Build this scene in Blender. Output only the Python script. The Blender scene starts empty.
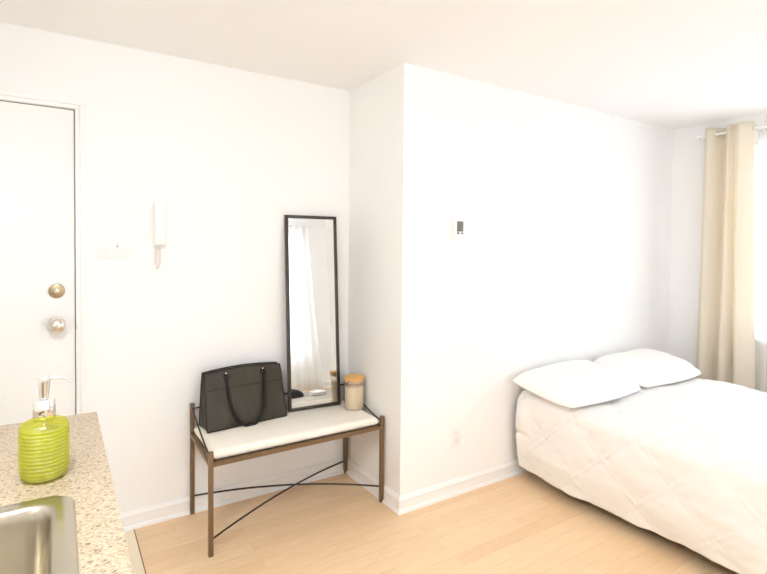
import bpy, bmesh, math, random
from mathutils import Vector, Matrix, noise
random.seed(7)
S = bpy.context.scene
COL = S.collection
PI = math.pi
H, D, W, YB, XL, XK = 2.44, 0.604, 2.717, -3.70, -2.50, -2.12   # ceiling, alcove depth, window wall, back of room, left wall, kitchen wall

# ------------------------------------------------------------------ camera
cam = bpy.data.objects.new('camera', bpy.data.cameras.new('camera'))
COL.objects.link(cam)
yaw, pitch, roll = .5719, -.0238, .0093
fw = Vector((math.sin(yaw)*math.cos(pitch), math.cos(yaw)*math.cos(pitch), math.sin(pitch)))
rt = Vector((math.cos(yaw), -math.sin(yaw), 0)); up = rt.cross(fw)
c_, s_ = math.cos(roll), math.sin(roll)
r2 = rt*c_ + up*s_; u2 = -rt*s_ + up*c_
M = Matrix((r2, u2, -fw)).transposed().to_4x4()
M.translation = Vector((-1.5624, -2.2391, 1.4564))
cam.matrix_world = M
cam.data.sensor_fit = 'HORIZONTAL'; cam.data.sensor_width = 36
cam.data.lens = 504.795/767*36
cam.data.shift_y = -28.8173/767
cam.data.clip_start = .01
S.camera = cam

# ------------------------------------------------------------------ view, world, light
S.view_settings.view_transform = 'Standard'
S.view_settings.look = 'None'
S.view_settings.gamma = 1
S.view_settings.use_curve_mapping = False
S.view_settings.exposure = 0.10
S.cycles.max_bounces = 14
S.cycles.diffuse_bounces = 8
S.cycles.glossy_bounces = 5
S.cycles.transmission_bounces = 8
S.cycles.transparent_max_bounces = 16
S.cycles.caustics_reflective = False
S.cycles.caustics_refractive = False
S.cycles.sample_clamp_indirect = 8
S.cycles.use_denoising = True
wd = bpy.data.worlds.new('daylight'); S.world = wd; wd.use_nodes = True
wd.node_tree.nodes['Background'].inputs[0].default_value = (.89, 1.0, 1.16, 1)
wd.node_tree.nodes['Background'].inputs[1].default_value = 5.0

def area(name, loc, rot, sx, sy, power, color=(1, 1, 1), portal=False, spread=PI):
    l = bpy.data.lights.new(name, 'AREA'); l.shape = 'RECTANGLE'; l.size = sx; l.size_y = sy
    l.energy = power; l.color = color; l.spread = spread
    o = bpy.data.objects.new(name, l); COL.objects.link(o); o.location = loc; o.rotation_euler = rot
    if portal: l.cycles.is_portal = True
    return o
# windows: right wall y -2.35..-.78, z .85..2.2 ; back wall x -1.2..0.88, z .45..2.25
WR = (-2.45, -.50, .82, 2.22)
WB = (-1.15, .86, .45, 2.26)
area('window_portal', (W+.16, (WR[0]+WR[1])/2, (WR[2]+WR[3])/2), (0, PI/2, 0), WR[3]-WR[2], WR[1]-WR[0], 1, portal=True)
area('window_portal', ((WB[0]+WB[1])/2, YB-.16, (WB[2]+WB[3])/2), (PI/2, 0, 0), WB[1]-WB[0], WB[3]-WB[2], 1, portal=True)

# ------------------------------------------------------------------ materials
def mat(name, col=(.8, .8, .8), rough=.5, metal=0, **k):
    m = bpy.data.materials.new(name); m.use_nodes = True
    b = m.node_tree.nodes['Principled BSDF']
    b.inputs['Base Color'].default_value = (*col, 1); b.inputs['Roughness'].default_value = rough
    b.inputs['Metallic'].default_value = metal
    for n, v in k.items(): b.inputs[n.replace('_', ' ')].default_value = v
    return m
def N(m, t, **k):
    n = m.node_tree.nodes.new(t)
    for a, v in k.items(): setattr(n, a, v)
    return n
def L(m, a, b): m.node_tree.links.new(a, b)
def P(m): return m.node_tree.nodes['Principled BSDF']
def coords(m, scale=(1, 1, 1), rot=(0, 0, 0)):
    t = N(m, 'ShaderNodeTexCoord'); mp = N(m, 'ShaderNodeMapping')
    mp.inputs['Scale'].default_value = scale; mp.inputs['Rotation'].default_value = rot
    L(m, t.outputs['Object'], mp.inputs['Vector']); return mp.outputs[0]
def bump(m, vec, scale, strength, dist=.01, detail=3):
    n = N(m, 'ShaderNodeTexNoise'); n.inputs['Scale'].default_value = scale; n.inputs['Detail'].default_value = detail
    L(m, vec, n.inputs['Vector'])
    b = N(m, 'ShaderNodeBump'); b.inputs['Strength'].default_value = strength; b.inputs['Distance'].default_value = dist
    L(m, n.outputs['Fac'], b.inputs['Height']); L(m, b.outputs[0], P(m).inputs['Normal'])
def ramp(m, fac, stops):
    r = N(m, 'ShaderNodeValToRGB'); e = r.color_ramp.elements
    while len(e) < len(stops): e.new(.5)
    for i, (p, c) in enumerate(stops): e[i].position = p; e[i].color = (*c, 1)
    L(m, fac, r.inputs['Fac']); return r.outputs['Color']

m_wall = mat('wall_paint', (.925, .917, .905), .75); bump(m_wall, coords(m_wall), 60, .05, .002)
m_ceil = mat('ceiling_paint', (.945, .94, .93), .85); bump(m_ceil, coords(m_ceil), 40, .05, .002)
m_trim = mat('trim_paint', (.92, .912, .90), .4); bump(m_trim, coords(m_trim), 15, .03, .001)
m_door = mat('door_paint', (.92, .912, .895), .4); bump(m_door, coords(m_door, (40, 40, 2)), 3, .04, .001)
m_gap_shade = mat('door_gap_shade', (.16, .145, .13), .9)  # dark colour stands in for shade in the gap round the door
m_white = mat('white_plastic', (.90, .89, .87), .35); bump(m_white, coords(m_white), 90, .02, .0005)
m_cream = mat('cream_plastic', (.83, .76, .70), .4); bump(m_cream, coords(m_cream), 90, .02, .0005)
m_dark = mat('dark_plastic', (.12, .11, .10), .4); bump(m_dark, coords(m_dark), 60, .02, .0005)

def wood_floor():
    m = mat('maple_strip_floor', (.8, .6, .4), .32)
    v = coords(m)
    br = N(m, 'ShaderNodeTexBrick'); br.offset = .37; br.offset_frequency = 2; br.squash = 1
    br.inputs['Scale'].default_value = 1; br.inputs['Brick Width'].default_value = .78; br.inputs['Row Height'].default_value = .076
    br.inputs['Mortar Size'].default_value = .0012; br.inputs['Mortar Smooth'].default_value = .4; br.inputs['Bias'].default_value = 0
    br.inputs['Color1'].default_value = (0, 0, 0, 1); br.inputs['Color2'].default_value = (1, 1, 1, 1); br.inputs['Mortar'].default_value = (.5, .5, .5, 1)
    L(m, v, br.inputs['Vector'])
    tone = ramp(m, br.outputs['Color'], [(0, (.83, .58, .345)), (.5, (.86, .62, .38)), (1, (.885, .655, .415))])
    g = N(m, 'ShaderNodeTexNoise'); g.inputs['Scale'].default_value = 6; g.inputs['Detail'].default_value = 6; g.inputs['Roughness'].default_value = .6
    L(m, coords(m, (1.2, 14, 1)), g.inputs['Vector'])
    gr = ramp(m, g.outputs['Fac'], [(.3, (.90, .87, .83)), (.7, (1.04, 1.04, 1.04))])
    mx = N(m, 'ShaderNodeMix', data_type='RGBA', blend_type='MULTIPLY'); mx.inputs[0].default_value = .8
    L(m, tone, mx.inputs[6]); L(m, gr, mx.inputs[7])
    mm = N(m, 'ShaderNodeMix', data_type='RGBA'); L(m, br.outputs['Fac'], mm.inputs[0])
    L(m, mx.outputs[2], mm.inputs[6]); mm.inputs[7].default_value = (.68, .47, .28, 1)
    L(m, mm.outputs[2], P(m).inputs['Base Color'])
    return m
m_floor = wood_floor()
m_lino = mat('pale_vinyl_floor', (.92, .79, .60), .4); bump(m_lino, coords(m_lino), 30, .05, .001)
m_seam = mat('floor_seam', (.16, .10, .06), .6)

def granite():
    m = mat('speckled_beige_counter', (.7, .6, .45), .34)
    v = coords(m, (1, 1, 1), (0, 0, .5))
    n1 = N(m, 'ShaderNodeTexNoise'); n1.inputs['Scale'].default_value = 170; n1.inputs['Detail'].default_value = 4; L(m, v, n1.inputs['Vector'])
    base = ramp(m, n1.outputs['Fac'], [(.34, (.29, .215, .135)), (.46, (.44, .345, .235)), (.6, (.50, .41, .295)), (.72, (.60, .52, .41))])
    n2 = N(m, 'ShaderNodeTexNoise'); n2.inputs['Scale'].default_value = 170; n2.inputs['Detail'].default_value = 2
    L(m, coords(m, (.55, 1.1, 1), (0, 0, .9)), n2.inputs['Vector'])
    spot = ramp(m, n2.outputs['Fac'], [(.63, (0, 0, 0)), (.66, (1, 1, 1))])
    mx = N(m, 'ShaderNodeMix', data_type='RGBA'); L(m, spot, mx.inputs[0]); L(m, base, mx.inputs[6]); mx.inputs[7].default_value = (.13, .075, .04, 1)
    L(m, mx.outputs[2], P(m).inputs['Base Color']); return m
m_granite = granite()
def brushed(name, col, rough, sc=(3, 160, 160)):
    m = mat(name, col, rough, 1); bump(m, coords(m, sc), 4, .06, .0008); return m
m_steel = brushed('brushed_steel', (.56, .515, .425), .30)
m_chrome = mat('chrome', (.88, .87, .85), .09, 1); bump(m_chrome, coords(m_chrome), 20, .01, .0003)
m_nickel = mat('satin_nickel', (.80, .74, .64), .24, 1); bump(m_nickel, coords(m_nickel), 60, .02, .0003)
m_brass = mat('aged_brass', (.50, .40, .26), .38, 1); bump(m_brass, coords(m_brass), 250, .25, .0008)
m_bronze = mat('bronze_bench_metal', (.20, .125, .065), .42, .35); bump(m_bronze, coords(m_bronze), 80, .06, .0006)
m_rod = mat('dark_rod_metal', (.045, .036, .03), .38, .5); bump(m_rod, coords(m_rod), 80, .06, .0006)
m_frame = mat('dark_mirror_frame', (.055, .045, .035), .35, .3); bump(m_frame, coords(m_frame), 60, .05, .0005)
m_mirror = mat('mirror_glass', (.90, .90, .88), .012, 1)
m_back = mat('mirror_backing', (.25, .2, .15), .8)

def fabric(name, col, sc=400, st=.2, dist=.001, rough=.9, **k):
    m = mat(name, col, rough, 0, **k); v = coords(m)
    w = N(m, 'ShaderNodeTexNoise'); w.inputs['Scale'].default_value = sc; w.inputs['Detail'].default_value = 2; L(m, v, w.inputs['Vector'])
    b = N(m, 'ShaderNodeBump'); b.inputs['Strength'].default_value = st; b.inputs['Distance'].default_value = dist
    L(m, w.outputs['Fac'], b.inputs['Height']); L(m, b.outputs[0], P(m).inputs['Normal']); return m
m_cushion = fabric('cream_cushion_fabric', (.90, .84, .745), 500, .25)
m_duvet = fabric('white_duvet_cotton', (.87, .85, .825), 300, .08)
m_pillow = fabric('white_pillow_cotton', (.90, .885, .86), 300, .06)
m_sheet = fabric('mattress_ticking', (.80, .78, .74), 300, .1)
m_rug = fabric('grey_beige_rug', (.50, .45, .385), 250, .6, .004)
m_blackbag = fabric('black_cloth', (.02, .02, .02), 120, .3)
m_bedbase = mat('bed_base_wood', (.10, .07, .05), .6); bump(m_bedbase, coords(m_bedbase, (2, 30, 30)), 3, .1, .001)
m_leather = mat('black_leather', (.042, .034, .021), .42, Specular_IOR_Level=.38); bump(m_leather, coords(m_leather), 350, .12, .0012, 5)
m_piping = mat('black_leather_edging', (.009, .008, .006), .45, Specular_IOR_Level=.3); bump(m_piping, coords(m_piping), 200, .1, .0006)

def mixmat(name, parts):
    """blend of bsdfs: [(weight, type, colour, roughness)]"""
    m = bpy.data.materials.new(name); m.use_nodes = True; nt = m.node_tree; nt.nodes.clear()
    out = nt.nodes.new('ShaderNodeOutputMaterial'); prev = None; tot = 0
    for w, t, c, r in parts:
        b = nt.nodes.new(t); b.inputs['Color'].default_value = (*c, 1)
        if r is not None: b.inputs['Roughness'].default_value = r
        tot += w
        if prev is None: prev = b.outputs[0]
        else:
            mx = nt.nodes.new('ShaderNodeMixShader'); mx.inputs[0].default_value = w/tot
            nt.links.new(prev, mx.inputs[1]); nt.links.new(b.outputs[0], mx.inputs[2]); prev = mx.outputs[0]
    nt.links.new(prev, out.inputs['Surface'])
    # fine weave, so that the blend is a real procedural surface
    tc = nt.nodes.new('ShaderNodeTexCoord'); n = nt.nodes.new('ShaderNodeTexNoise'); n.inputs['Scale'].default_value = 200
    bp = nt.nodes.new('ShaderNodeBump'); bp.inputs['Strength'].default_value = .05; bp.inputs['Distance'].default_value = .001
    nt.links.new(tc.outputs['Object'], n.inputs['Vector']); nt.links.new(n.outputs['Fac'], bp.inputs['Height'])
    for q in nt.nodes:
        if 'Normal' in q.inputs and q is not bp: nt.links.new(bp.outputs[0], q.inputs['Normal'])
    return m
DI, TR, TL_, GL = 'ShaderNodeBsdfDiffuse', 'ShaderNodeBsdfTransparent', 'ShaderNodeBsdfTranslucent', 'ShaderNodeBsdfGlossy'
m_sheer = mixmat('white_sheer_voile', [(.38, TR, (1, 1, 1), None), (.40, TL_, (.95, .94, .92), None), (.22, DI, (.92, .91, .89), None)])
m_curtain = mixmat('beige_curtain_cloth', [(.74, DI, (.90, .83, .71), None), (.26, TL_, (.93, .86, .74), None)])
m_pane = mixmat('window_pane_glass', [(.93, TR, (1, 1, 1), None), (.07, GL, (1, 1, 1), .02)])
m_glass = mixmat('clear_jar_glass', [(.86, TR, (.96, .96, .94), None), (.06, DI, (.85, .83, .78), None), (.08, GL, (1, 1, 1), .03)])
m_bottle = mixmat('green_ribbed_bottle', [(.66, TR, (.93, .95, .25), None), (.14, TL_, (.75, .76, .04), None), (.12, DI, (.62, .63, .03), None), (.11, GL, (1, 1, .9), .08)])
m_liquid = mixmat('lime_green_soap', [(.6, DI, (.62, .62, .006), None), (.4, TL_, (.80, .80, .01), None)])
m_oats = mat('pale_oat_powder', (.92, .75, .52), .9); bump(m_oats, coords(m_oats), 160, .3, .002)
m_lid = mat('bamboo_lid', (.72, .40, .12), .45); bump(m_lid, coords(m_lid, (8, 90, 8)), 3, .1, .001)
m_lcd = mat('thermostat_display', (.20, .185, .15), .25); bump(m_lcd, coords(m_lcd), 60, .01, .0003)
m_slot = mat('socket_slot', (.30, .27, .24), .7)

# ------------------------------------------------------------------ mesh helpers
def link(name, bm, m, parent=None, smooth=40):
    me = bpy.data.meshes.new(name)
    bmesh.ops.recalc_face_normals(bm, faces=bm.faces)
    if smooth:
        for f in bm.faces: f.smooth = True
        for e in bm.edges:
            if len(e.link_faces) == 2 and e.calc_face_angle(0) > math.radians(smooth): e.smooth = False
    bm.to_mesh(me); bm.free(); me.materials.append(m)
    o = bpy.data.objects.new(name, me); COL.objects.link(o)
    if parent is not None: o.parent = parent
    return o
def box(bm, x0, x1, y0, y1, z0, z1, bev=0, seg=2):
    vs = [bm.verts.new((x, y, z)) for x in (x0, x1) for y in (y0, y1) for z in (z0, z1)]
    fs = [bm.faces.new([vs[i] for i in q]) for q in ((0, 1, 3, 2), (4, 6, 7, 5), (0, 4, 5, 1), (2, 3, 7, 6), (0, 2, 6, 4), (1, 5, 7, 3))]
    if bev:
        es = {e for f in fs for e in f.edges}
        bmesh.ops.bevel(bm, geom=list(es), offset=bev, segments=seg, profile=.5, affect='EDGES')
    return bm
def B(*a, **k): return box(bmesh.new(), *a, **k)
def tube(bm, pts, r, n=10, caps=True):
    pts = [Vector(p) for p in pts]; rings = []
    rr = r if isinstance(r, (list, tuple)) else [r]*len(pts)
    t = (pts[1]-pts[0]).normalized()
    a = Vector((0, 0, 1)) if abs(t.z) < .9 else Vector((1, 0, 0))
    nx = t.cross(a).normalized()
    for i, p in enumerate(pts):
        if i == 0: t = (pts[1]-p).normalized()
        elif i == len(pts)-1: t = (p-pts[i-1]).normalized()
        else: t = (pts[i+1]-pts[i-1]).normalized()
        nx = (nx - t*nx.dot(t)).normalized(); ny = t.cross(nx)
        rings.append([bm.verts.new(p + (nx*math.cos(2*PI*k/n)+ny*math.sin(2*PI*k/n))*rr[i]) for k in range(n)])
    for a_, b_ in zip(rings, rings[1:]):
        for k in range(n): bm.faces.new((a_[k], a_[(k+1) % n], b_[(k+1) % n], b_[k]))
    if caps: bm.faces.new(rings[0][::-1]); bm.faces.new(rings[-1])
    return bm
def lathe(bm, prof, n=40, sx=1, sy=1, c=(0, 0, 0), axis='z', caps=True):
    rings = []
    for r, z in prof:
        ring = []
        for k in range(n):
            a = 2*PI*k/n; v = Vector((r*sx*math.cos(a), r*sy*math.sin(a), z))
            if axis == 'y': v = Vector((v.x, -v.z, v.y))     # profile grows toward -y
            if axis == 'x': v = Vector((v.z, v.x, v.y))
            ring.append(bm.verts.new(v + Vector(c)))
        rings.append(ring)
    for a_, b_ in zip(rings, rings[1:]):
        for k in range(n): bm.faces.new((a_[k], a_[(k+1) % n], b_[(k+1) % n], b_[k]))
    if caps:
        for g in (rings[0], rings[-1]): bm.faces.new(g)
    return bm
def torus(bm, c, R, r, axis=(0, 1, 0), n=24, k=8):
    ax = Vector(axis).normalized(); u = ax.orthogonal().normalized(); v = ax.cross(u); rings = []
    for i in range(n):
        a = 2*PI*i/n; d = u*math.cos(a)+v*math.sin(a)
        rings.append([bm.verts.new(Vector(c)+d*(R+r*math.cos(2*PI*j/k))+ax*r*math.sin(2*PI*j/k)) for j in range(k)])
    for i in range(n):
        for j in range(k): bm.faces.new((rings[i][j], rings[(i+1) % n][j], rings[(i+1) % n][(j+1) % k], rings[i][(j+1) % k]))
    return bm
def arc(p, q, sag=(0, 0, 0), n=24):
    p, q, sag = Vector(p), Vector(q), Vector(sag)
    return [p.lerp(q, i/n) + sag*(4*(i/n)*(1-i/n)) for i in range(n+1)]
def grid(bm, nu, nv, f):
    v = [[bm.verts.new(f(i/nu, j/nv)) for j in range(nv+1)] for i in range(nu+1)]
    for i in range(nu):
        for j in range(nv): bm.faces.new((v[i][j], v[i+1][j], v[i+1][j+1], v[i][j+1]))
    return v
def tag(o, label, cat, group=None, kind=None):
    o['label'] = label; o['category'] = cat
    if group: o['group'] = group
    if kind: o['kind'] = kind
    return o
def empty(name, loc, label, cat, rz=0, group=None):
    o = bpy.data.objects.new(name, None); COL.objects.link(o); o.location = loc; o.rotation_euler = (0, 0, rz)
    o.empty_display_size = .05
    return tag(o, label, cat, group)
def struct(name, bm, m, parent=None, smooth=40):
    o = link(name, bm, m, parent, smooth)
    if parent is None: o['kind'] = 'structure'
    return o

# ------------------------------------------------------------------ room shell
T = .15
XS = -1.244
struct('floor', B(XS, W+T, YB-T, D+T, -.12, 0), m_floor)
struct('floor_kitchen', B(XL-T, XS-.004, YB-T, D+T, -.12, 0), m_lino)
struct('trim_1', B(XS-.004, XS, YB-T, D+T, -.12, .0012), m_seam)
struct('ceiling', B(XL-T, W+T, YB-T, D+T, H, H+.12), m_ceil)
# door opening in the far wall: x -2.36..-1.492, up to 2.098
DX0, DX1, DZ = -2.37, -1.494, 2.096
bm = B(DX1, 0, D, D+T, 0, H); box(bm, XL-T, DX0, D, D+T, 0, H); box(bm, DX0, DX1, D, D+T, DZ, H)
struct('wall_far', bm, m_wall)
# thick boxed-out wall beside the bed: its left face closes the alcove
struct('wall_bedside', B(0, W+T, 0, D+T, 0, H), m_wall)
bm = B(W, W+T, YB-T, WR[0], 0, H); box(bm, W, W+T, WR[1], 0, 0, H)
box(bm, W, W+T, WR[0], WR[1], 0, WR[2]); box(bm, W, W+T, WR[0], WR[1], WR[3], H)
struct('wall_right', bm, m_wall)
bm = B(XK, WB[0], YB-T, YB, 0, H); box(bm, WB[1], W, YB-T, YB, 0, H)
box(bm, WB[0], WB[1], YB-T, YB, 0, WB[2]); box(bm, WB[0], WB[1], YB-T, YB, WB[3], H)
struct('wall_back', bm, m_wall)
bm = B(XL-T, XL, -.365, D, 0, H); box(bm, XL-T, XK, YB-T, -.365, 0, H)
struct('wall_left', bm, m_wall)

def baseboard(name, p, q, nrm, mp=0, mq=0):
    """moulded board with a quarter-round shoe, from p to q; nrm points into the room"""
    p, q, n = Vector((*p, 0)), Vector((*q, 0)), Vector((*nrm, 0))
    prof = [(0, 0), (.022, 0), (.0215, .008), (.018, .015), (.012, .019), (.011, .020), (.011, .062), (.014, .066), (.014, .072), (.009, .080), (.006, .090), (0, .092)]
    bm = bmesh.new(); d = (q-p).normalized(); r = [[bm.verts.new(e + n*a + d*(a*m) + Vector((0, 0, b))) for a, b in prof] for e, m in ((p, mp), (q, mq))]
    k = len(prof)
    for i in range(k): bm.faces.new((r[0][i], r[0][(i+1) % k], r[1][(i+1) % k], r[1][i]))
    bm.faces.new(r[0]); bm.faces.new(r[1][::-1])
    struct(name, bm, m_trim, smooth=25)
e_ = .0005
baseboard('baseboard_far', (DX1+.046, D-e_), (-e_, D-e_), (0, -1), 0, -1)
baseboard('baseboard_alcove', (-e_, D-e_), (-e_, -e_), (-1, 0), 1, 1)
baseboard('baseboard_bedside', (-e_, -e_), (W-e_, -e_), (0, -1), -1, -1)
baseboard('baseboard_right', (W-e_, -e_), (W-e_, YB+e_), (-1, 0), 1, -1)
baseboard('baseboard_back', (XK, YB+e_), (W-e_, YB+e_), (0, 1), 0, -1)

# windows
def window(name, a0, a1, z0, z1, place):
    fr = .05
    bm = bmesh.new()
    def bx(u0, u1, w0, w1, d0, d1, bev=.004):
        if place == 'x': box(bm, W+d0, W+d1, u0, u1, w0, w1, bev)
        else: box(bm, u0, u1, YB-d1, YB-d0, w0, w1, bev)
    for (u0, u1, w0, w1) in ((a0, a0+fr, z0, z1), (a1-fr, a1, z0, z1), (a0+fr, a1-fr, z0, z0+fr), (a0+fr, a1-fr, z1-fr, z1), ((a0+a1)/2-.025, (a0+a1)/2+.025, z0+fr, z1-fr)):
        bx(u0, u1, w0, w1, .05, .11)
    root = struct(name, bm, m_trim)
    bm = bmesh.new()
    bx(a0-.03, a1+.03, z0-.03, z0-.001, -.03, -.001)
    struct('window_sill', bm, m_trim, root)
    bm = bmesh.new(); bx(a0+fr, a1-fr, z0+fr, z1-fr, .078, .084, 0)
    struct('pane', bm, m_pane, root)
window('window_1', *WR, 'x'); window('window_2', *WB, 'y')

# door
bm = B(DX0+.003, DX1-.0040, D+.008, D+.05, .006, DZ-.0040, .0008)
door = struct('door_1', bm, m_door)
bm = bmesh.new()
for a in ((DX1+.0005, DX1+.019, .012), (DX1+.019, DX1+.040, .017)):
    box(bm, a[0], a[1], D-a[2], D-.0005, 0, DZ+a[0]-DX1+.04*0, .002)
    box(bm, 2*((DX0+DX1)/2)-a[1], 2*((DX0+DX1)/2)-a[0], D-a[2], D-.0005, 0, DZ+a[0]-DX1, .002)
box(bm, DX0-.019, DX1+.019, D-.012, D-.0005, DZ+.0005, DZ+.019, .002)
box(bm, DX0-.040, DX1+.040, D-.017, D-.0005, DZ+.019, DZ+.040, .002)
struct('door_casing', bm, m_trim, door)
bm = B(DX1-.0037, DX1-.001, D+.0095, D+.07, 0, DZ-.0005); box(bm, DX0, DX1-.001, D+.0095, D+.07, DZ-.0037, DZ-.0005)
box(bm, DX0-.0, DX0+.0025, D+.0095, D+.07, 0, DZ); box(bm, DX0, DX1, D+.052, D+.07, 0, DZ)
struct('gap_shade_fill', bm, m_gap_shade, door)  # dark strips filling the door gap, painted as its shade
kx = -1.571
bm = lathe(bmesh.new(), [(.034, 0), (.034, .004), (.031, .007), (.014, .009), (.012, .03), (.018, .036), (.029, .042), (.0345, .054), (.034, .066), (.027, .076), (.014, .081), (.006, .082), (.0055, .079), (.001, .079)], 40, c=(kx, D+.008, 1.071), axis='y')
kn = struct('door_knob', bm, m_nickel, door)
bm = B(kx-.0012, kx+.0012, D-.0735, D-.0700, 1.067, 1.075)
struct('keyhole', bm, m_dark, kn)
bm = lathe(bmesh.new(), [(.034, 0), (.034, .006), (.031, .011), (.024, .013), (.022, .011), (.015, .012), (.013, .015), (.001, .016)], 40, c=(kx, D+.008, 1.230), axis='y')
db = struct('deadbolt', bm, m_brass, door)
bm = lathe(bmesh.new(), [(.011, 0), (.011, .003), (.009, .0045), (.001, .005)], 24, c=(kx+.002, D-.0075, 1.230), axis='y')
box(bm, kx+.001, kx+.003, D-.0135, D-.0120, 1.226, 1.234)
struct('key_cylinder', bm, m_nickel, db)
bm = B(DX1-.001, DX1+.004, D-.0135, D-.0005, 1.045, 1.077, .001)
struct('strike_plate', bm, m_nickel, door)

# ------------------------------------------------------------------ wall fittings
def fl(bm_args_list):
    bm = bmesh.new()
    for a in bm_args_list: box(bm, *a[:6], bev=a[6] if len(a) > 6 else 0)
    return bm
# light switch
y0 = D-.0005
sw = empty('light_switch', (-1.327, D, 1.434), 'white double light switch plate on the wall beside the door', 'light switch')
def rel(o, parent):   # parts are modelled in world space; move them under an empty
    o.parent = parent; o.matrix_parent_inverse = parent.matrix_basis.inverted(); return o
def R_(name, bm, m, root, sub=None, smooth=40):
    o = link(name, bm, m, None, smooth)
    if sub is None: rel(o, root)
    else: o.parent = sub; o.matrix_parent_inverse = Matrix()
    return o
R_('plate', fl([(-1.402, -1.252, y0-.007, y0, 1.381, 1.487, .003)]), m_white, sw)
for i, sx in enumerate((-1.352, -1.302)):
    R_('toggle', fl([(sx-.017, sx+.017, y0-.011, y0-.0065, 1.401, 1.467, .0015), (sx-.015, sx+.015, y0-.0145, y0-.009, 1.434, 1.464, .002)]), m_white, sw)
R_('indicator', fl([(-1.323, -1.312, y0-.0175, y0-.0135, 1.441, 1.445, .001)]), m_slot, sw)['label'] = 'small grey indicator slot'
# intercom
ic = empty('intercom_handset', (-1.118, D, 1.44), 'white wall intercom handset between the light switch and the mirror', 'intercom')
R_('cradle', fl([(-1.150, -1.092, y0-.022, y0, 1.440, 1.672, .006)]), m_white, ic)
bm = fl([(-1.148, -1.098, y0-.052, y0-.034, 1.452, 1.668, .007), (-1.146, -1.100, y0-.045, y0-.0215, 1.615, 1.664, .006), (-1.146, -1.100, y0-.045, y0-.0215, 1.456, 1.505, .006)])
R_('handset', bm, m_white, ic)
pts = [(-1.135 + .009*math.sin(t*1.0)*0, 0, 0) for t in range(1)]
bm = bmesh.new(); pts = []
for i in range(181):
    t = i/180; a = t*2*PI*13
    if t < .5: cx, cz = -1.141, 1.445 - .105*(t*2)
    else: cx, cz = -1.122, 1.34 + .105*((t-.5)*2)
    k = max(0, 1-abs(t-.5)/.08)
    cx = cx if k <= 0 else -1.1315 + (t-.5)/.08*.0095
    cz -= .012*k
    pts.append((cx+.0055*math.cos(a), y0-.014+.0055*math.sin(a), cz))
tube(bm, pts, .0024, 6)
R_('coiled_cord', bm, m_cream, ic)['label'] = 'pinkish cream coiled cord'
# thermostat
th = empty('thermostat', (.385, 0, 1.567), 'white wall thermostat with small grey display on the wall left of the bed', 'thermostat')
yy = -.0005
R_('backplate', fl([(.341, .431, yy-.006, yy, 1.499, 1.628, .002)]), m_white, th)
R_('housing', fl([(.340, .427, yy-.030, yy-.006, 1.501, 1.626, .004)]), m_white, th)
R_('display', fl([(.358, .406, yy-.0315, yy-.0295, 1.544, 1.603, .0005)]), m_lcd, th)
for sx in (.360, .389):
    R_('button', fl([(sx, sx+.016, yy-.0325, yy-.0295, 1.530, 1.540, .001)]), m_dark, th)
# outlet
ou = empty('wall_outlet', (.39, 0, .35), 'white double power socket low on the wall left of the bed', 'power outlet')
R_('plate', fl([(.354, .426, yy-.006, yy, .292, .408, .0025)]), m_white, ou)
for cz in (.327, .373):
    rc = R_('socket', fl([(.371, .409, yy-.0085, yy-.0055, cz-.016, cz+.016, .002)]), m_white, ou)
    s = link('slots', fl([(.381, .3825, yy-.0092, yy-.0082, cz-.004, cz+.007), (.3965, .398, yy-.0092, yy-.0082, cz-.004, cz+.006), (.3875, .3915, yy-.0092, yy-.0082, cz-.012, cz-.008)]), m_slot, None)
    s.parent = rc

# ------------------------------------------------------------------ kitchen corner
CX0, CX1, CY0, CY1, CZ = XK+.001, -1.461, -1.80, -.366, .91
def rrect(x0, x1, y0, y1, r, n=8):
    out = []
    for cx, cy, a0 in ((x1-r, y1-r, 0), (x0+r, y1-r, PI/2), (x0+r, y0+r, PI), (x1-r, y0+r, 1.5*PI)):
        for i in range(n+1): a = a0+PI/2*i/n; out.append((cx+r*math.cos(a), cy+r*math.sin(a)))
    return out
SX0, SX1, SY0, SY1 = -1.985, -1.537, -1.50, -.958          # sink outer rim
def ring_plate(outer, inner, z0, z1):
    bm = bmesh.new()
    lo = [bm.verts.new((x, y, z1)) for x, y in outer]; li = [bm.verts.new((x, y, z1)) for x, y in inner]
    es = [bm.edges.new((l[i], l[(i+1) % len(l)])) for l in (lo, li) for i in range(len(l))]
    bmesh.ops.triangle_fill(bm, edges=es, use_beauty=True)
    top = list(bm.faces)
    r = bmesh.ops.extrude_face_region(bm, geom=top)
    for v in [g for g in r['geom'] if isinstance(g, bmesh.types.BMVert)]: v.co.z = z0
    return bm
hole = rrect(SX0+.012, SX1-.012, SY0+.012, SY1-.012, .05)
ct = link('countertop', ring_plate([(CX1, CY0), (CX1, CY1-.006), (CX1-.006, CY1), (CX0, CY1), (CX0, CY0)], hole, CZ-.038, CZ), m_granite, None, 30)
tag(ct, 'speckled beige granite countertop around the steel sink', 'countertop')
cb = empty('base_cabinet', (-1.8, -1.08, 0), 'white kitchen base cabinet carrying the speckled countertop', 'cabinet')
bm = fl([(CX0, -1.512, CY0+.02, CY1-.03, .10, .12), (CX0, -1.512, CY0+.02, CY0+.038, .12, CZ-.039), (CX0, -1.512, CY1-.048, CY1-.03, .12, CZ-.039), (CX0, CX0+.012, CY0+.038, CY1-.048, .12, CZ-.039), (-1.545, -1.512, CY0+.038, CY1-.048, CZ-.09, CZ-.039), (CX0, -1.57, CY0+.02, CY1-.03, 0, .10)])
R_('body', bm, m_trim, cb)
for i in range(2):
    a = CY0+.024 + i*.69; bm = fl([(-1.511, -1.493, a, a+.682, .106, CZ-.044, .002)])
    d = R_('door', bm, m_trim, cb)
    hy = a+.64 if i == 0 else a+.04
    h = link('handle', tube(bmesh.new(), [(-1.493, hy, .64), (-1.478, hy, .645), (-1.474, hy, .69), (-1.478, hy, .735), (-1.493, hy, .74)], .004), m_nickel); h.parent = d
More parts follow.
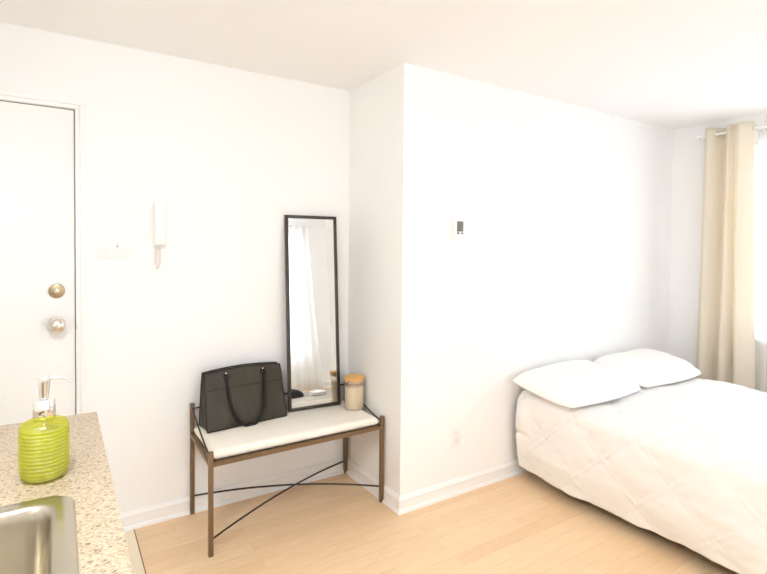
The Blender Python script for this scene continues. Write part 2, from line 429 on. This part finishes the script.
# sink
sk = empty('kitchen_sink', ((SX0+SX1)/2, (SY0+SY1)/2, CZ-.18), 'brushed stainless steel drop-in sink set into the speckled countertop', 'sink')
bm = bmesh.new(); N_ = 10; loops = []
def loop(inset, r, z):
    pts = rrect(SX0+inset, SX1-inset, SY0+inset, SY1-inset, max(.012, r), N_)
    return [bm.verts.new((x, y, z)) for x, y in pts]
prof = [(0, .052, CZ+.0005), (.001, .052, CZ+.004), (.004, .05, CZ+.0062), (.030, .047, CZ+.0062), (.034, .046, CZ+.0052), (.038, .045, CZ+.001), (.041, .044, CZ-.006), (.044, .043, CZ-.03),
        (.050, .042, CZ-.13), (.056, .040, CZ-.155), (.068, .036, CZ-.172), (.085, .03, CZ-.178)]
for a in prof: loops.append(loop(*a))
for a_, b_ in zip(loops, loops[1:]):
    k = len(a_)
    for i in range(k): bm.faces.new((a_[i], a_[(i+1) % k], b_[(i+1) % k], b_[i]))
bm.faces.new(loops[-1])
o = R_('basin', bm, m_steel, sk); md = o.modifiers.new('solid', 'SOLIDIFY'); md.thickness = -.0008 if False else .0008; md.offset = 1
bm = lathe(bmesh.new(), [(.001, .0015), (.026, .0015), (.030, .003), (.040, .003), (.042, .0005)], 32, c=((SX0+SX1)/2, (SY0+SY1)/2, CZ-.1775))
R_('drain', bm, m_chrome, sk)

# soap dispenser
sd = empty('soap_dispenser', (-1.5925, -.832, CZ), 'lime green ribbed soap bottle with a chrome pump on the countertop', 'soap dispenser', .35)
prof = [(.001, .0008), (.036, .0008), (.042, .003), (.0455, .007)]
nr = 13; zb, zt = .010, .122
for i in range(nr):
    z = zb+(zt-zb)*i/nr; h = (zt-zb)/nr; env = .0475 - .0035*max(0, 1-i/2.0)**2
    for t in (0, .2, .4, .6, .8): prof.append((env + .0022*math.sin(PI*t), z+h*t))
prof += [(.0475, .123), (.046, .128), (.038, .133), (.028, .1365), (.021, .138), (.021, .140), (.001, .140)]
R_('bottle', lathe(bmesh.new(), prof, 56, 1, 1, c=sd.location), m_bottle, sd, smooth=60)
liq = lathe(bmesh.new(), [(.001, .006), (.040, .006), (.0430, .012), (.0445, .02), (.0445, .106), (.043, .108), (.001, .108)], 48, 1, 1, c=sd.location)
R_('soap', liq, m_liquid, sd)['label'] = 'opaque lime green soap'
px, py, pz = sd.location
R_('straw', tube(bmesh.new(), [(px, py, pz+.1095), (px, py, pz+.138)], .003), m_white, sd)
R_('collar', lathe(bmesh.new(), [(.001, .1405), (.0215, .1405), (.0225, .142), (.0225, .181), (.0212, .183), (.011, .1835), (.001, .1835)], 40, c=sd.location), m_chrome, sd)
bm = lathe(bmesh.new(), [(.001, .184), (.0088, .184), (.0092, .190), (.0104, .205), (.0122, .222), (.0132, .233), (.0126, .2375), (.001, .2385)], 32, c=sd.location)
dv = Vector((math.cos(-.08), math.sin(-.08), 0)); c0 = Vector((px, py, pz+.231))
hd = R_('pump_head', bm, m_chrome, sd)
bm = tube(bmesh.new(), [c0+dv*.009, c0+dv*.03+Vector((0, 0, -.0015)), c0+dv*.046+Vector((0, 0, -.004)), c0+dv*.051+Vector((0, 0, -.0065)), c0+dv*.053+Vector((0, 0, -.012))], [.0042, .0034, .003, .003, .0026], 12)
R_('spout', bm, m_chrome, sd)

# ------------------------------------------------------------------ bench
FLp, BLp, FRp, BRp = (-.972, .147), (-.962, .582), (-.024, .152), (-.022, .582)
bn = empty('bench', (-.495, .365, 0), 'bronze metal bench with a cream cushion in the wall alcove', 'bench')
hw = .0105
for (x, y), zt in ((FLp, .492), (BLp, .601), (FRp, .492), (BRp, .601)):
    bm = B(x-hw, x+hw, y-hw, y+hw, .0035, zt, .0012)
    lg = R_('leg', bm, m_bronze, bn)
    f = link('foot_pad', B(x-hw+.001, x+hw-.001, y-hw+.001, y+hw-.001, 0, .0034), m_dark); f.parent = lg
def rail(name, p, q, z0, z1, hw2=.009):
    p, q = Vector((*p, 0)), Vector((*q, 0)); d = (q-p).normalized(); n = Vector((-d.y, d.x, 0))*hw2
    p = p+d*hw; q = q-d*hw; bm = bmesh.new()
    v = [bm.verts.new(e+s*n+Vector((0, 0, z))) for e in (p, q) for s in (-1, 1) for z in (z0, z1)]
    for f in ((0, 1, 3, 2), (4, 6, 7, 5), (0, 4, 5, 1), (2, 3, 7, 6), (0, 2, 6, 4), (1, 5, 7, 3)): bm.faces.new([v[i] for i in f])
    bmesh.ops.bevel(bm, geom=list(bm.edges), offset=.0015, segments=2, affect='EDGES')
    return R_(name, bm, m_bronze, bn)
rail('seat_rail', FLp, FRp, .420, .440); rail('seat_rail', BLp, BRp, .420, .440)
rail('seat_rail', FLp, BLp, .420, .440); rail('seat_rail', FRp, BRp, .420, .440)
R_('seat_board', fl([(-.960, -.036, .162, .570, .424, .436)]), m_bronze, bn)
# thin rods: back rest rod, two slanting arm rods, crossed braces
ZB = .574
bm = tube(bmesh.new(), arc((BLp[0]+.0105, BLp[1], ZB), (BRp[0]-.0105, BRp[1], ZB), (0, 0, 0), 8), .0042)
R_('back_rod', bm, m_rod, bn)
for a, b in ((BLp, FLp), (BRp, FRp)):
    p = Vector((a[0], a[1]-.0105, ZB)); q = Vector((b[0], b[1]+.0105, .462))
    R_('arm_rod', tube(bmesh.new(), arc(p, q, (0, 0, -.012), 16), .0042), m_rod, bn)
def brace(p, zp, q_, zq, sag, col):
    P_, Q_ = Vector((*p, zp)), Vector((*q_, zq)); d = (Q_-P_).normalized()*.013
    return R_('cross_brace', tube(bmesh.new(), arc(P_+d, Q_-d, (0, 0, sag), 30), .0048), col, bn)
brace(BLp, .098, FRp, .090, .034, m_rod)
brace(FLp, .077, BRp, .080, .032, m_rod)
# cushion
bm = bmesh.new()
def cushion(bm, x0, x1, y0, y1, z0, z1, r=.022, crown=.006, nu=70, nv=34):
    def f(u, v, top):
        a, b = 2*u-1, 2*v-1
        X = (x1-x0)/2; Y = (y1-y0)/2
        # spread samples towards the edges
        a = math.sin(a*PI/2); b = math.sin(b*PI/2)
        ex = min(1, (1-abs(a))*X/r); ey = min(1, (1-abs(b))*Y/r)
        e = math.sqrt(max(0, 1-(1-ex)**2)) * math.sqrt(max(0, 1-(1-ey)**2))
        mid = (z0+z1)/2
        if top: z = mid + (z1-mid)*e + crown*(1-a*a)*(1-b*b) + .0015*noise.noise(Vector((a*4, b*3, 0)))*e
        else: z = mid + (z0-mid)*e
        return Vector(((x0+x1)/2+a*X*(1-.004*(1-abs(b))*0), (y0+y1)/2+b*Y, z))
    grid(bm, nu, nv, lambda u, v: f(u, v, True)); grid(bm, nu, nv, lambda u, v: f(u, v, False))
    bmesh.ops.remove_doubles(bm, verts=bm.verts, dist=.0004)
cushion(bm, -.958, -.038, .160, .566, .438, .483)
R_('cushion', bm, m_cushion, bn, smooth=80)

# ------------------------------------------------------------------ leaning mirror
mr = empty('leaning_mirror', (-.2829, .4817, .4885), 'tall narrow dark framed mirror leaning on the wall above the bench', 'mirror', -.0702)
mr.rotation_euler = (-.0745, 0, -.0702); mr.rotation_mode = 'ZXY' if False else 'XYZ'
w2, hh, fwid, dep = .3275/2, 1.1510, .0185, .020
bm = bmesh.new()
box(bm, -w2, -w2+fwid, 0, dep, 0, hh, .0012); box(bm, w2-fwid, w2, 0, dep, 0, hh, .0012)
box(bm, -w2+fwid, w2-fwid, 0, dep, 0, fwid, .0012); box(bm, -w2+fwid, w2-fwid, 0, dep, hh-fwid, hh, .0012)
link('frame', bm, m_frame, mr)
link('mirror_glass', B(-w2+fwid, w2-fwid, .006, .010, fwid, hh-fwid), m_mirror, mr, 0)
link('back_panel', B(-w2+fwid, w2-fwid, .0105, .016, fwid, hh-fwid), m_back, mr, 0)

# ------------------------------------------------------------------ handbag
hb = empty('handbag', (-.703, .420, .4865), 'black leather tote handbag standing on the cream bench cushion', 'handbag', .084)
BW, BT, BH = .446, .430, .292       # bottom width, top width, height
def bag_pt(u, w, face):
    """u -1..1 across, w 0..1 up, face 0 front .. 1 back"""
    wd_ = (BW + (BT-BW)*w)/2
    hgt = BH + .014*(1-u*u) - .004
    bulge = .010*math.sin(PI*min(1, w*1.05))*(1-u*u)
    y_f = .075*w**1.05 - bulge*.8 + .014*noise.noise(Vector((u*2.2, w*3, 1)))*math.sin(PI*min(1,w)) + .003*noise.noise(Vector((u*6, w*5, 4)))
    y_b = .135 - .022*w**2 + bulge*.2
    x = u*wd_
    y = y_f + (y_b-y_f)*face
    return Vector((x, y, w*hgt))
bm = bmesh.new(); nu, nw = 44, 30
ringsb = []
for j in range(nw+1):
    w = j/nw; ring = []
    def ins(u): return u
    for i in range(nu+1): ring.append(bag_pt(-1+2*i/nu, w, 0))
    nf = 8
    for k in range(1, nf):
        p = bag_pt(1, w, k/nf); p.x -= (.020*math.sin(PI*k/nf))*(.3+.7*w); ring.append(p)
    for i in range(nu+1): ring.append(bag_pt(1-2*i/nu, w, 1))
    for k in range(1, nf):
        p = bag_pt(-1, w, 1-k/nf); p.x += (.020*math.sin(PI*k/nf))*(.3+.7*w); ring.append(p)
    # soften the bottom edge
    if j == 0: ring = [Vector((p.x*.985, p.y*.94+.004, 0)) for p in ring]
    ringsb.append([bm.verts.new(p) for p in ring])
k_ = len(ringsb[0])
for a_, b_ in zip(ringsb, ringsb[1:]):
    for i in range(k_): bm.faces.new((a_[i], a_[(i+1) % k_], b_[(i+1) % k_], b_[i]))
bm.faces.new(ringsb[0])
# closed top: front and back meet along a zip, sunk a little
nf = 8
for i in range(nu):
    a = ringsb[-1]; bm.faces.new((a[i], a[i+1], a[nu+nf-1 + (nu-i-1)+1 -0], a[nu+nf-1+(nu-i)+1])) if False else None
top = ringsb[-1]; front = top[:nu+1]; right = top[nu+1:nu+nf]; back = top[nu+nf:2*nu+1+nf]; left = top[2*nu+1+nf:]
back = back[::-1]; mid = []
for i in range(nu+1):
    p = (front[i].co+back[i].co)/2; p.z -= .006
    if 0 < i < nu: mid.append(bm.verts.new(p))
    else: mid.append(None)
mid[0] = left[len(left)//2]; mid[nu] = right[len(right)//2]
for i in range(nu):
    bm.faces.new((front[i], front[i+1], mid[i+1], mid[i])); bm.faces.new((mid[i], mid[i+1], back[i+1], back[i]))
h = len(right)//2
bm.faces.new([front[nu]] + right[:h+1]); bm.faces.new([right[h]] + right[h+1:] + [back[nu]])
bm.faces.new([back[0]] + left[:h+1]); bm.faces.new(left[h:] + [front[0]])
link('body', bm, m_leather, hb, 50)
# edging: top front, top back, side seams, bottom
bm = bmesh.new()
tube(bm, [bag_pt(-1+2*i/30, 1, 0)+Vector((0, -.001, .0005)) for i in range(31)], .0032, 8)
tube(bm, [bag_pt(-1+2*i/30, 1, 1)+Vector((0, .0005, .0005)) for i in range(31)], .0032, 8)
for u in (-1, 1):
    for fc in (0, 1): tube(bm, [bag_pt(u, .02+.98*i/20, fc) for i in range(21)], .0028, 8)
tube(bm, [bag_pt(-1+2*i/30, .012, 0)+Vector((0, .001, 0)) for i in range(31)], .0028, 8)
link('edging', bm, m_piping, hb, 60)
bm = bmesh.new()
grid(bm, 30, 2, lambda a, b: (bag_pt(-.97+1.94*a, 1, .5)+Vector((0, (b-.5)*.012, -.0045))))
tube(bm, [bag_pt(-.95+1.9*i/30, 1, .5)+Vector((0, 0, -.0035)) for i in range(31)], .0022, 6)
zp = link('zip', bm, m_piping, hb)
zp['label'] = 'black zip along the top'
# pocket seam on the front
bm = bmesh.new()
tube(bm, [bag_pt(-.97+1.94*i/30, .70-.012*math.sin(PI*i/30), 0)+Vector((0, -.0012, 0)) for i in range(31)], .0026, 6)
link('pocket_seam', bm, m_piping, hb, 60)
bm = bmesh.new()
grid(bm, 24, 3, lambda a, b: bag_pt(-.42+.84*a, .655+.045*b, 0)+Vector((0, -.0022, 0)))
link('pocket_flap', bm, m_leather, hb, 60)
# front handle: rolled strap hanging down in a loop
def handle(side):
    face = 0 if side < 0 else 1
    sgn = -1 if face == 0 else 1
    off = .016
    ptsl = []
    ua, wa = .48, .875
    A = bag_pt(-ua, wa, face); Bq = bag_pt(ua, wa, face)
    for i in range(41):
        t = i/40; a = PI*t
        u = -ua*math.cos(a)*(1.0-.0*math.sin(a))
        dropf = math.sin(a)**.62
        w = wa - .86*dropf
        p = bag_pt(u*(.98 if dropf > .3 else 1), max(.03, w), face); lift = .012+.012*dropf
        ptsl.append(p+Vector((0, sgn*lift, 0)))
    bm = tube(bmesh.new(), ptsl, .0082, 12)
    hnd = link('handle', bm, m_piping, hb, 60)
    for i0 in (7, 33):
        k = 1 if i0 < 20 else -1
        link('keeper', tube(bmesh.new(), [ptsl[i0], ptsl[i0+k]], .0112, 12), m_piping, hnd)
    for s in (-1, 1):
        c = bag_pt(s*ua, wa+.02, face)+Vector((0, sgn*.006, 0))
        bm = torus(bmesh.new(), c+Vector((0, sgn*.004, -.006)), .0150, .0046, (0.75, .66, 0))
        link('ring', bm, m_piping, hnd)
        link('stud', lathe(bmesh.new(), [(.001, 0), (.0055, 0), (.0055, .002), (.003, .004), (.001, .0045)], 16, c=c+Vector((0, 0, .012)), axis='y'), m_nickel, hnd)['label'] = 'small pale metal stud'
        p1 = bag_pt(s*ua, wa+.07, face); p2 = bag_pt(s*ua, wa-.09, face)
        bm = bmesh.new()
        g = lambda a, b: bag_pt(s*ua+(a-.5)*.085, wa-.06+.11*b, face)+Vector((0, sgn*(.0032 if 0 < a < 1 and 0 < b < 1 else 0.0), 0))
        grid(bm, 6, 8, g)
        tb = link('tab', bm, m_leather, hnd, 60)
handle(-1)
# side strap with a pale buckle on the left gusset
bm = bmesh.new()
grid(bm, 6, 2, lambda a, b: bag_pt(-1, .78+.05*b, .1+.8*a)+Vector((.020*math.sin(PI*(.1+.8*a))*.85-.002, 0, 0)))
st = link('side_strap', bm, m_leather, hb, 60)
bm = torus(bmesh.new(), bag_pt(-1, .80, .22)+Vector((.006, 0, 0)), .008, .0022, (1, 0, 0), 16, 6)
bk = link('buckle', bm, m_nickel, st); bk['label'] = 'small pale metal buckle'

# ------------------------------------------------------------------ jar
jr = empty('storage_jar', (-.080, .374, .4855), 'glass storage jar of pale oats with a bamboo lid beside the mirror', 'jar')
jl = jr.location; R0 = .0595; JH = .176
prof = [(.001, 0), (R0-.006, 0), (R0-.001, .003), (R0, .008), (R0, JH-.004), (R0-.001, JH), (R0-.003, JH), (R0-.0035, JH-.004), (R0-.0035, .010), (R0-.007, .005), (.001, .005)]
R_('glass', lathe(bmesh.new(), prof, 56, c=jl), m_glass, jr, smooth=50)
bm = lathe(bmesh.new(), [(.001, .0058), (R0-.008, .0058), (R0-.0042, .011), (R0-.0042, .132), (R0-.010, .1335), (.02, .136), (.001, .137)], 48, c=jl)
R_('oats', bm, m_oats, jr)['label'] = 'pale tan oat powder filling'
bm = lathe(bmesh.new(), [(.001, JH-.014), (R0-.005, JH-.014), (R0-.005, JH+.0005), (R0+.001, JH+.001), (R0+.002, JH+.004), (R0+.001, JH+.015), (R0-.002, JH+.017), (.001, JH+.017)], 56, c=jl)
R_('lid', bm, m_lid, jr)['label'] = 'orange brown bamboo lid'

# ------------------------------------------------------------------ bed
BX0, BX1, BY0, BY1 = .895, 2.245, -2.03, -.045
bd = empty('bed_frame', ((BX0+BX1)/2, (BY0+BY1)/2, 0), 'low dark bed base under the mattress and white duvet', 'bed frame')
R_('platform', fl([(BX0+.02, BX1-.02, BY0+.02, BY1-.02, .15, .29, .01)]), m_bedbase, bd)
for x in (BX0+.14, BX1-.14):
    for y in (BY0+.16, BY1-.16):
        R_('leg', lathe(bmesh.new(), [(.001, 0), (.020, 0), (.028, .149), (.001, .1495)], 20, c=(x, y, 0)), m_bedbase, bd)
mt = link('mattress', B(BX0, BX1, BY0, BY1, .291, .528, .035, 4), m_sheet)
tag(mt, 'pale mattress on the low bed base, hidden under the white duvet', 'mattress')

LAT0, LS, LT = .251, .172, .181
def seamdist(o, y):
    s = (o-LAT0)/LS; t = (y+1.008)/LT
    out = []
    for q in ((s+t)/2, (s-t)/2):
        out.append(abs(q-round(q))*2)          # 0 on a seam, 1 midway
    return out
ZT, RR = .548, .075
XL0, XR0 = BX0-.034, BX1+.034
Y_FOOT = BY0-.034
def cloth(a, b):
    """a: distance across measured from the left top edge plane (negative = hanging on the left), b: y along bed"""
    x = a; y = b
    ol = max(0, XL0+RR - a); orr = max(0, a-(XR0-RR)); of = max(0, (Y_FOOT+RR)-b)
    def roll_(o):
        if o < RR*PI/2: t = o/RR; return RR*math.sin(t), RR*(1-math.cos(t))
        return RR, RR+(o-RR*PI/2)
    sl, dl = roll_(ol); sr, dr = roll_(orr); sf, df = roll_(of)
    X = a; Y = b
    if ol > 0: X = XL0+RR-sl
    if orr > 0: X = XR0-RR+sr
    if of > 0: Y = Y_FOOT+RR-sf
    drop = max(dl, dr, df)
    if min(max(dl, dr), df) > 0: # corner: cloth swings round
        if df > max(dl, dr): pass
    nrm = Vector((0, 0, 1))
    if dl > 0 and dl >= df: t = min(ol/RR, PI/2); nrm = Vector((-math.sin(t), 0, math.cos(t)))
    elif dr > 0 and dr >= df: t = min(orr/RR, PI/2); nrm = Vector((math.sin(t), 0, math.cos(t)))
    elif df > 0: t = min(of/RR, PI/2); nrm = Vector((0, -math.sin(t), math.cos(t)))
    p = Vector((X, Y, ZT-drop))
    # surface relief: pin-tucked diamonds
    o = (XL0+RR-a)
    d1, d2 = seamdist(o, b)
    relief = 0
    for d in (d1, d2): relief += .0050*math.exp(-(d/.055)**2) - .003*math.exp(-(d/.20)**2)
    m_ = min(d1, 1)*min(d2, 1)
    relief += .010*math.sqrt(max(0, m_))
    # radiating puckers near the crossings
    kx = math.hypot(d1, d2)
    relief += .0025*math.exp(-(kx/.45)**2)*noise.noise(Vector((o*30, b*30, 3)))*2
    # long soft creases and general rumple
    q = Vector((o*1.0, b, 0))
    relief += .012*noise.noise(Vector((o*3.0+5, b*2.4, 0)))
    relief += .0065*noise.noise(Vector((o*9+b*5, b*6-o*4, 2)))
    relief += .0028*noise.noise(Vector((o*24, b*15, 5)))
    hang = max(0, min(1, (drop-.1)/.35))
    relief += hang*.012*math.sin(b*9+1.3*math.sin(b*4)) + hang*.010*noise.noise(Vector((b*5, 7, o)))
    if dl > 0: relief += -.018*hang*max(0, 1-abs(p.z-.05)/.15) + .012*math.sin(PI*min(1, drop/.5))
    # deep vertical fold at the head end of the left side
    if dl > 0: relief += .014*math.exp(-((b+.10)/.035)**2)*math.exp(-((p.z-.42)/.10)**2) - .014*math.exp(-((p.z-.30+.0*b)/.018)**2)*math.exp(-((b+.07)/.06)**2)
    return p + nrm*relief
hem = .462
bm = bmesh.new()
A0, A1 = XL0+RR-(RR*PI/2+hem-.005-RR+ .03), XR0-RR+(RR*PI/2+.36)
B0, B1 = -.050, Y_FOOT+RR-(RR*PI/2+.36)
nu, nv = 330, 300
def cf(u, v):
    a = A0+(A1-A0)*u; b = B0+(B1-B0)*v
    if u < .12:
        # uneven hem, rising a little toward the foot
        k = (1-u/.12); a += k*(.012*noise.noise(Vector((b*3, 0, 9))) + .006*noise.noise(Vector((b*14, 0, 4))) + .030*max(0, -b-.75)*1.0 + .015*math.exp(-((b+.05)/.05)**2))
    return cloth(a, b)
grid(bm, nu, nv, cf)
dv_ = link('duvet', bm, m_duvet, None, 0)
for f in dv_.data.polygons: f.use_smooth = True
sd_ = dv_.modifiers.new('solid', 'SOLIDIFY'); sd_.thickness = .010; sd_.offset = -1
tag(dv_, 'white duvet with pinched diamond tucks draped over the bed', 'duvet')

def pillow(loc, rot, w, d, t, seed, label):
    bm = bmesh.new()
    def f(u, v, s):
        a, b = math.sin((2*u-1)*PI/2), math.sin((2*v-1)*PI/2)
        e = ((1-abs(a)**4.5)*(1-abs(b)**3.2))
        th = t/2*max(0, e)**.50*(.84+.16*b)
        pin = 1-.07*(1-abs(b)**2)*abs(a)**6*0
        k4 = a*a*b*b*(1 if b < 0 else .45); X = a*w/2*(1-.02*(1-b*b)*abs(a)-.13*k4); Y = b*d/2*(1-.02*(1-a*a)*abs(b)-.20*k4)
        z = s*th*(1.0 if s > 0 else .55)
        nz = noise.noise(Vector((a*2.2+seed, b*2, seed)))*.012 + noise.noise(Vector((a*6+seed, b*7+a*3, seed)))*.005 + .004*noise.noise(Vector((a*16, b*5, seed+3)))
        # creases fanning from the corners
        z += nz*min(1, th/(t*.2)) if s > 0 else 0
        z -= .014*abs(a)**4*(1-.3*b)      # ends droop
        return Vector((X, Y, z))
    grid(bm, 80, 60, lambda u, v: f(u, v, 1)); grid(bm, 80, 60, lambda u, v: f(u, v, -1))
    bmesh.ops.remove_doubles(bm, verts=bm.verts, dist=.0006)
    o = link('pillow', bm, m_pillow, None, 0)
    for p in o.data.polygons: p.use_smooth = True
    o.location = loc; o.rotation_euler = rot
    tag(o, label, 'pillow', 'white pillows at the head of the bed')
    return o
pillow((1.172, -.278, .612), (.13, .0, .015), .785, .49, .180, 1.0, 'white pillow at the left end of the bed head, nearest the thermostat')
pillow((1.940, -.275, .612), (.13, .0, -.015), .765, .48, .180, 8.0, 'white pillow at the right end of the bed head, nearest the beige curtain')

# ------------------------------------------------------------------ unseen lamp over the kitchen side, added as fill for walls and ceiling
m_fill_dome = bpy.data.materials.new('fill_lamp_dome'); m_fill_dome.use_nodes = True
P(m_fill_dome).inputs['Base Color'].default_value = (.9, .88, .84, 1)
P(m_fill_dome).inputs['Emission Color'].default_value = (.97, 1.0, 1.02, 1); P(m_fill_dome).inputs['Emission Strength'].default_value = 42
bump(m_fill_dome, coords(m_fill_dome), 30, .02, .001)
cl = empty('added_fill_lamp', (-1.70, -1.60, H), 'round white fill lamp added on the unseen ceiling over the counter', 'fill lamp')
R_('base', lathe(bmesh.new(), [(.001, -.0005), (.26, -.0005), (.265, -.010), (.26, -.024), (.001, -.024)], 40, c=cl.location), m_white, cl)
R_('dome', lathe(bmesh.new(), [(.252, -.0245), (.248, -.045), (.22, -.075), (.155, -.098), (.08, -.108), (.001, -.110)], 40, c=cl.location), m_fill_dome, cl)
# ------------------------------------------------------------------ curtains
cr = empty('curtain_rod', (2.62, -1.5, 2.325), 'white curtain rod carrying the beige curtain across the window', 'curtain rod')
R_('pole', tube(bmesh.new(), [(2.62, -.245, 2.325), (2.62, -2.75, 2.325)], .011, 16), m_white, cr)
for y in (-.240, -2.755):
    R_('finial', lathe(bmesh.new(), [(.001, 0), (.012, 0), (.017, .006), (.017, .014), (.012, .02), (.001, .021)], 20, c=(2.62, y - (.021 if y < -1 else 0), 2.325)) if False else B(2.605, 2.635, y-.012, y+.012, 2.31, 2.34, .006), m_white, cr)
for y in (-.30, -2.70):
    bm = fl([(2.694, W-.001, y-.015, y+.015, 2.295, 2.355, .003), (2.632, 2.694, y-.005, y+.005, 2.319, 2.331)])
    R_('bracket', bm, m_white, cr)
def panel(name, y_s, y_e, z0, z1, xm, amp, lam, ph, m, parent, flare=0, nj=30, jit=0, ax='x'):
    bm = bmesh.new(); n = int(abs(y_e-y_s)/.0045)
    def f(u, v):
        s = y_s+(y_e-y_s)*u; z = z0+(z1-z0)*v; k = 1-v
        yy_ = s + flare*k*(u if flare > 0 else (u-1)) + jit*k*.01*noise.noise(Vector((u*9, v*2, 1)))
        am = amp*(1+.15*k*math.sin(u*17)) + jit*.01*noise.noise(Vector((u*6, v*1.6, 5)))*k
        t = 2*PI*(s-y_s)/lam + ph + jit*k*.5*noise.noise(Vector((u*5, v*1.2, 8)))
        w = math.sin(t); w = math.copysign(abs(w)**.8, w)
        off = am*w + .003*k*noise.noise(Vector((u*20, v*6, 2)))
        return Vector((xm+off, yy_, z)) if ax == 'x' else Vector((yy_, xm+off, z))
    grid(bm, n, nj, f)
    o = link(name, bm, m, parent, 0)
    for p in o.data.polygons: p.use_smooth = True
    md = o.modifiers.new('solid', 'SOLIDIFY'); md.thickness = .0016; md.offset = 0
    return o
# beige panel gathered at the left end of the rod
bc = empty('curtain', (2.62, -.46, .02), 'beige curtain gathered in folds beside the head of the bed', 'curtain')
LAM, AMP = .176, .050
top_pl = [(-.292, 2.622), (-.312, 2.590), (-.335, 2.574), (-.362, 2.600), (-.398, 2.655), (-.424, 2.672), (-.443, 2.640), (-.458, 2.590), (-.474, 2.572), (-.484, 2.584), (-.494, 2.604), (-.506, 2.611), (-.518, 2.602), (-.530, 2.575), (-.545, 2.562), (-.565, 2.566), (-.590, 2.578), (-.612, 2.594), (-.624, 2.606)]
bot_pl = [(-.252, 2.640), (-.275, 2.600), (-.305, 2.574), (-.340, 2.600), (-.370, 2.650), (-.392, 2.668), (-.412, 2.640), (-.428, 2.590), (-.444, 2.572), (-.470, 2.592), (-.498, 2.640), (-.516, 2.660), (-.532, 2.625), (-.546, 2.580), (-.560, 2.566), (-.590, 2.572), (-.625, 2.596), (-.655, 2.628), (-.668, 2.648)]
def spline(pl, u):
    t = u*(len(pl)-1); i = min(int(t), len(pl)-2); t -= i
    g = lambda k: Vector(pl[max(0, min(len(pl)-1, k))])
    p0, p1, p2, p3 = g(i-1), g(i), g(i+1), g(i+2)
    return .5*((2*p1)+(p2-p0)*t+(2*p0-5*p1+4*p2-p3)*t*t+(3*p1-p0-3*p2+p3)*t**3)
bm = bmesh.new()
def cur(u, v):
    a, b = spline(top_pl, u), spline(bot_pl, u); k = 1-v
    p = a.lerp(b, k**1.1)
    w = .004*k*noise.noise(Vector((u*14, v*4, 2)))
    return Vector((p.y+w, p.x+w*.5, .02+2.353*v))
grid(bm, 150, 40, cur)
pn = link('panel', bm, m_curtain, None, 0)
for p in pn.data.polygons: p.use_smooth = True
md = pn.modifiers.new('solid', 'SOLIDIFY'); md.thickness = .0016; md.offset = 0
rel(pn, bc)
for y, x, ny in ((-.374, 2.620, .62), (-.447, 2.620, -.95), (-.626, 2.612, .9)):
    g = R_('grommet', torus(bmesh.new(), (x, y, 2.325), .020, .0035, (math.sqrt(1-ny*ny), ny, 0), 24, 8), m_nickel, bc)
    g['label'] = 'metal grommet'
# sheer behind it
sr = empty('sheer_rod', (2.69, -1.55, 2.30), 'thin white rod behind the curtain rod holding the sheer', 'curtain rod')
R_('pole', tube(bmesh.new(), [(2.672, -.60, 2.30), (2.672, -2.66, 2.30)], .005, 10), m_white, sr)
R_('bracket', fl([(2.678, W-.001, -.622, -.612, 2.290, 2.310)]), m_white, sr); R_('bracket', fl([(2.678, W-.001, -2.658, -2.648, 2.290, 2.310)]), m_white, sr)
o = panel('sheer_curtain', -.625, -2.64, .03, 2.315, 2.672, .009, -.085, 0, m_sheer, None, 0, 10, .3)
tag(o, 'white sheer curtain hanging over the bright window beside the bed', 'curtain')
# sheer on the back window (seen in the mirror)
sb = empty('sheer_rod', (-.15, YB+.10, 2.34), 'thin white rod holding the sheer seen in the mirror', 'curtain rod')
R_('pole', tube(bmesh.new(), [(-1.30, YB+.11, 2.34), (1.02, YB+.11, 2.34)], .007, 12), m_white, sb)
for x in (-1.25, .99): R_('bracket', fl([(x-.006, x+.006, YB+.001, YB+.104, 2.334, 2.346)]), m_white, sb)
o = panel('sheer_curtain', .93, -1.24, .015, 2.36, YB+.11, .022, -.12, 0, m_sheer, None, 0, 16, 1.0, 'y')
for v in o.data.vertices:
    k = 1-v.co.z/2.36; v.co.x += .10*k**1.5*max(0, min(1, (v.co.x+.4)/1.3)); v.co.y += .05*k*k
tag(o, 'white sheer curtain reaching the floor, reflected in the leaning mirror', 'curtain')

# ------------------------------------------------------------------ what the mirror shows of the rest of the room
rg = link('rug', B(-.05, 1.75, -3.50, -2.35, .0005, .012, .004), m_rug); tag(rg, 'flat grey beige rug on the wood floor, reflected in the mirror', 'rug')
dsh = empty('floor_dish', (.80, -3.05, .0125), 'low white round dish on the rug, reflected low in the mirror', 'dish')
R_('base_tray', lathe(bmesh.new(), [(.001, 0), (.085, 0), (.105, .010), (.108, .016), (.100, .017), (.085, .008), (.001, .007)], 40, c=dsh.location), m_white, dsh)
R_('bowl', lathe(bmesh.new(), [(.001, .018), (.060, .018), (.098, .040), (.104, .047), (.101, .049), (.092, .042), (.058, .026), (.001, .025)], 40, c=dsh.location), m_white, dsh)
bm = bmesh.new()
def slump(u, v):
    a = 2*PI*u; r = v
    x = .17*math.cos(a)*math.sin(PI*r/1.0*.5)**.8; y = .13*math.sin(a)*math.sin(PI*r*.5)**.8
    z = .105*math.cos(PI*r*.5)**.7*(1-.45*math.cos(a)*r) + .012*noise.noise(Vector((x*14, y*14, 2)))*(1-r)
    return Vector((x, y, max(0, z)))
grid(bm, 40, 16, slump); bmesh.ops.remove_doubles(bm, verts=bm.verts, dist=.0005)
bmesh.ops.holes_fill(bm, edges=[e for e in bm.edges if len(e.link_faces) == 1])
o = link('cloth_bag', bm, m_blackbag, None, 60); o.location = (.46, -3.12, .0125)
tag(o, 'black cloth bag slumped on the rug beside the dish, reflected in the mirror', 'bag')
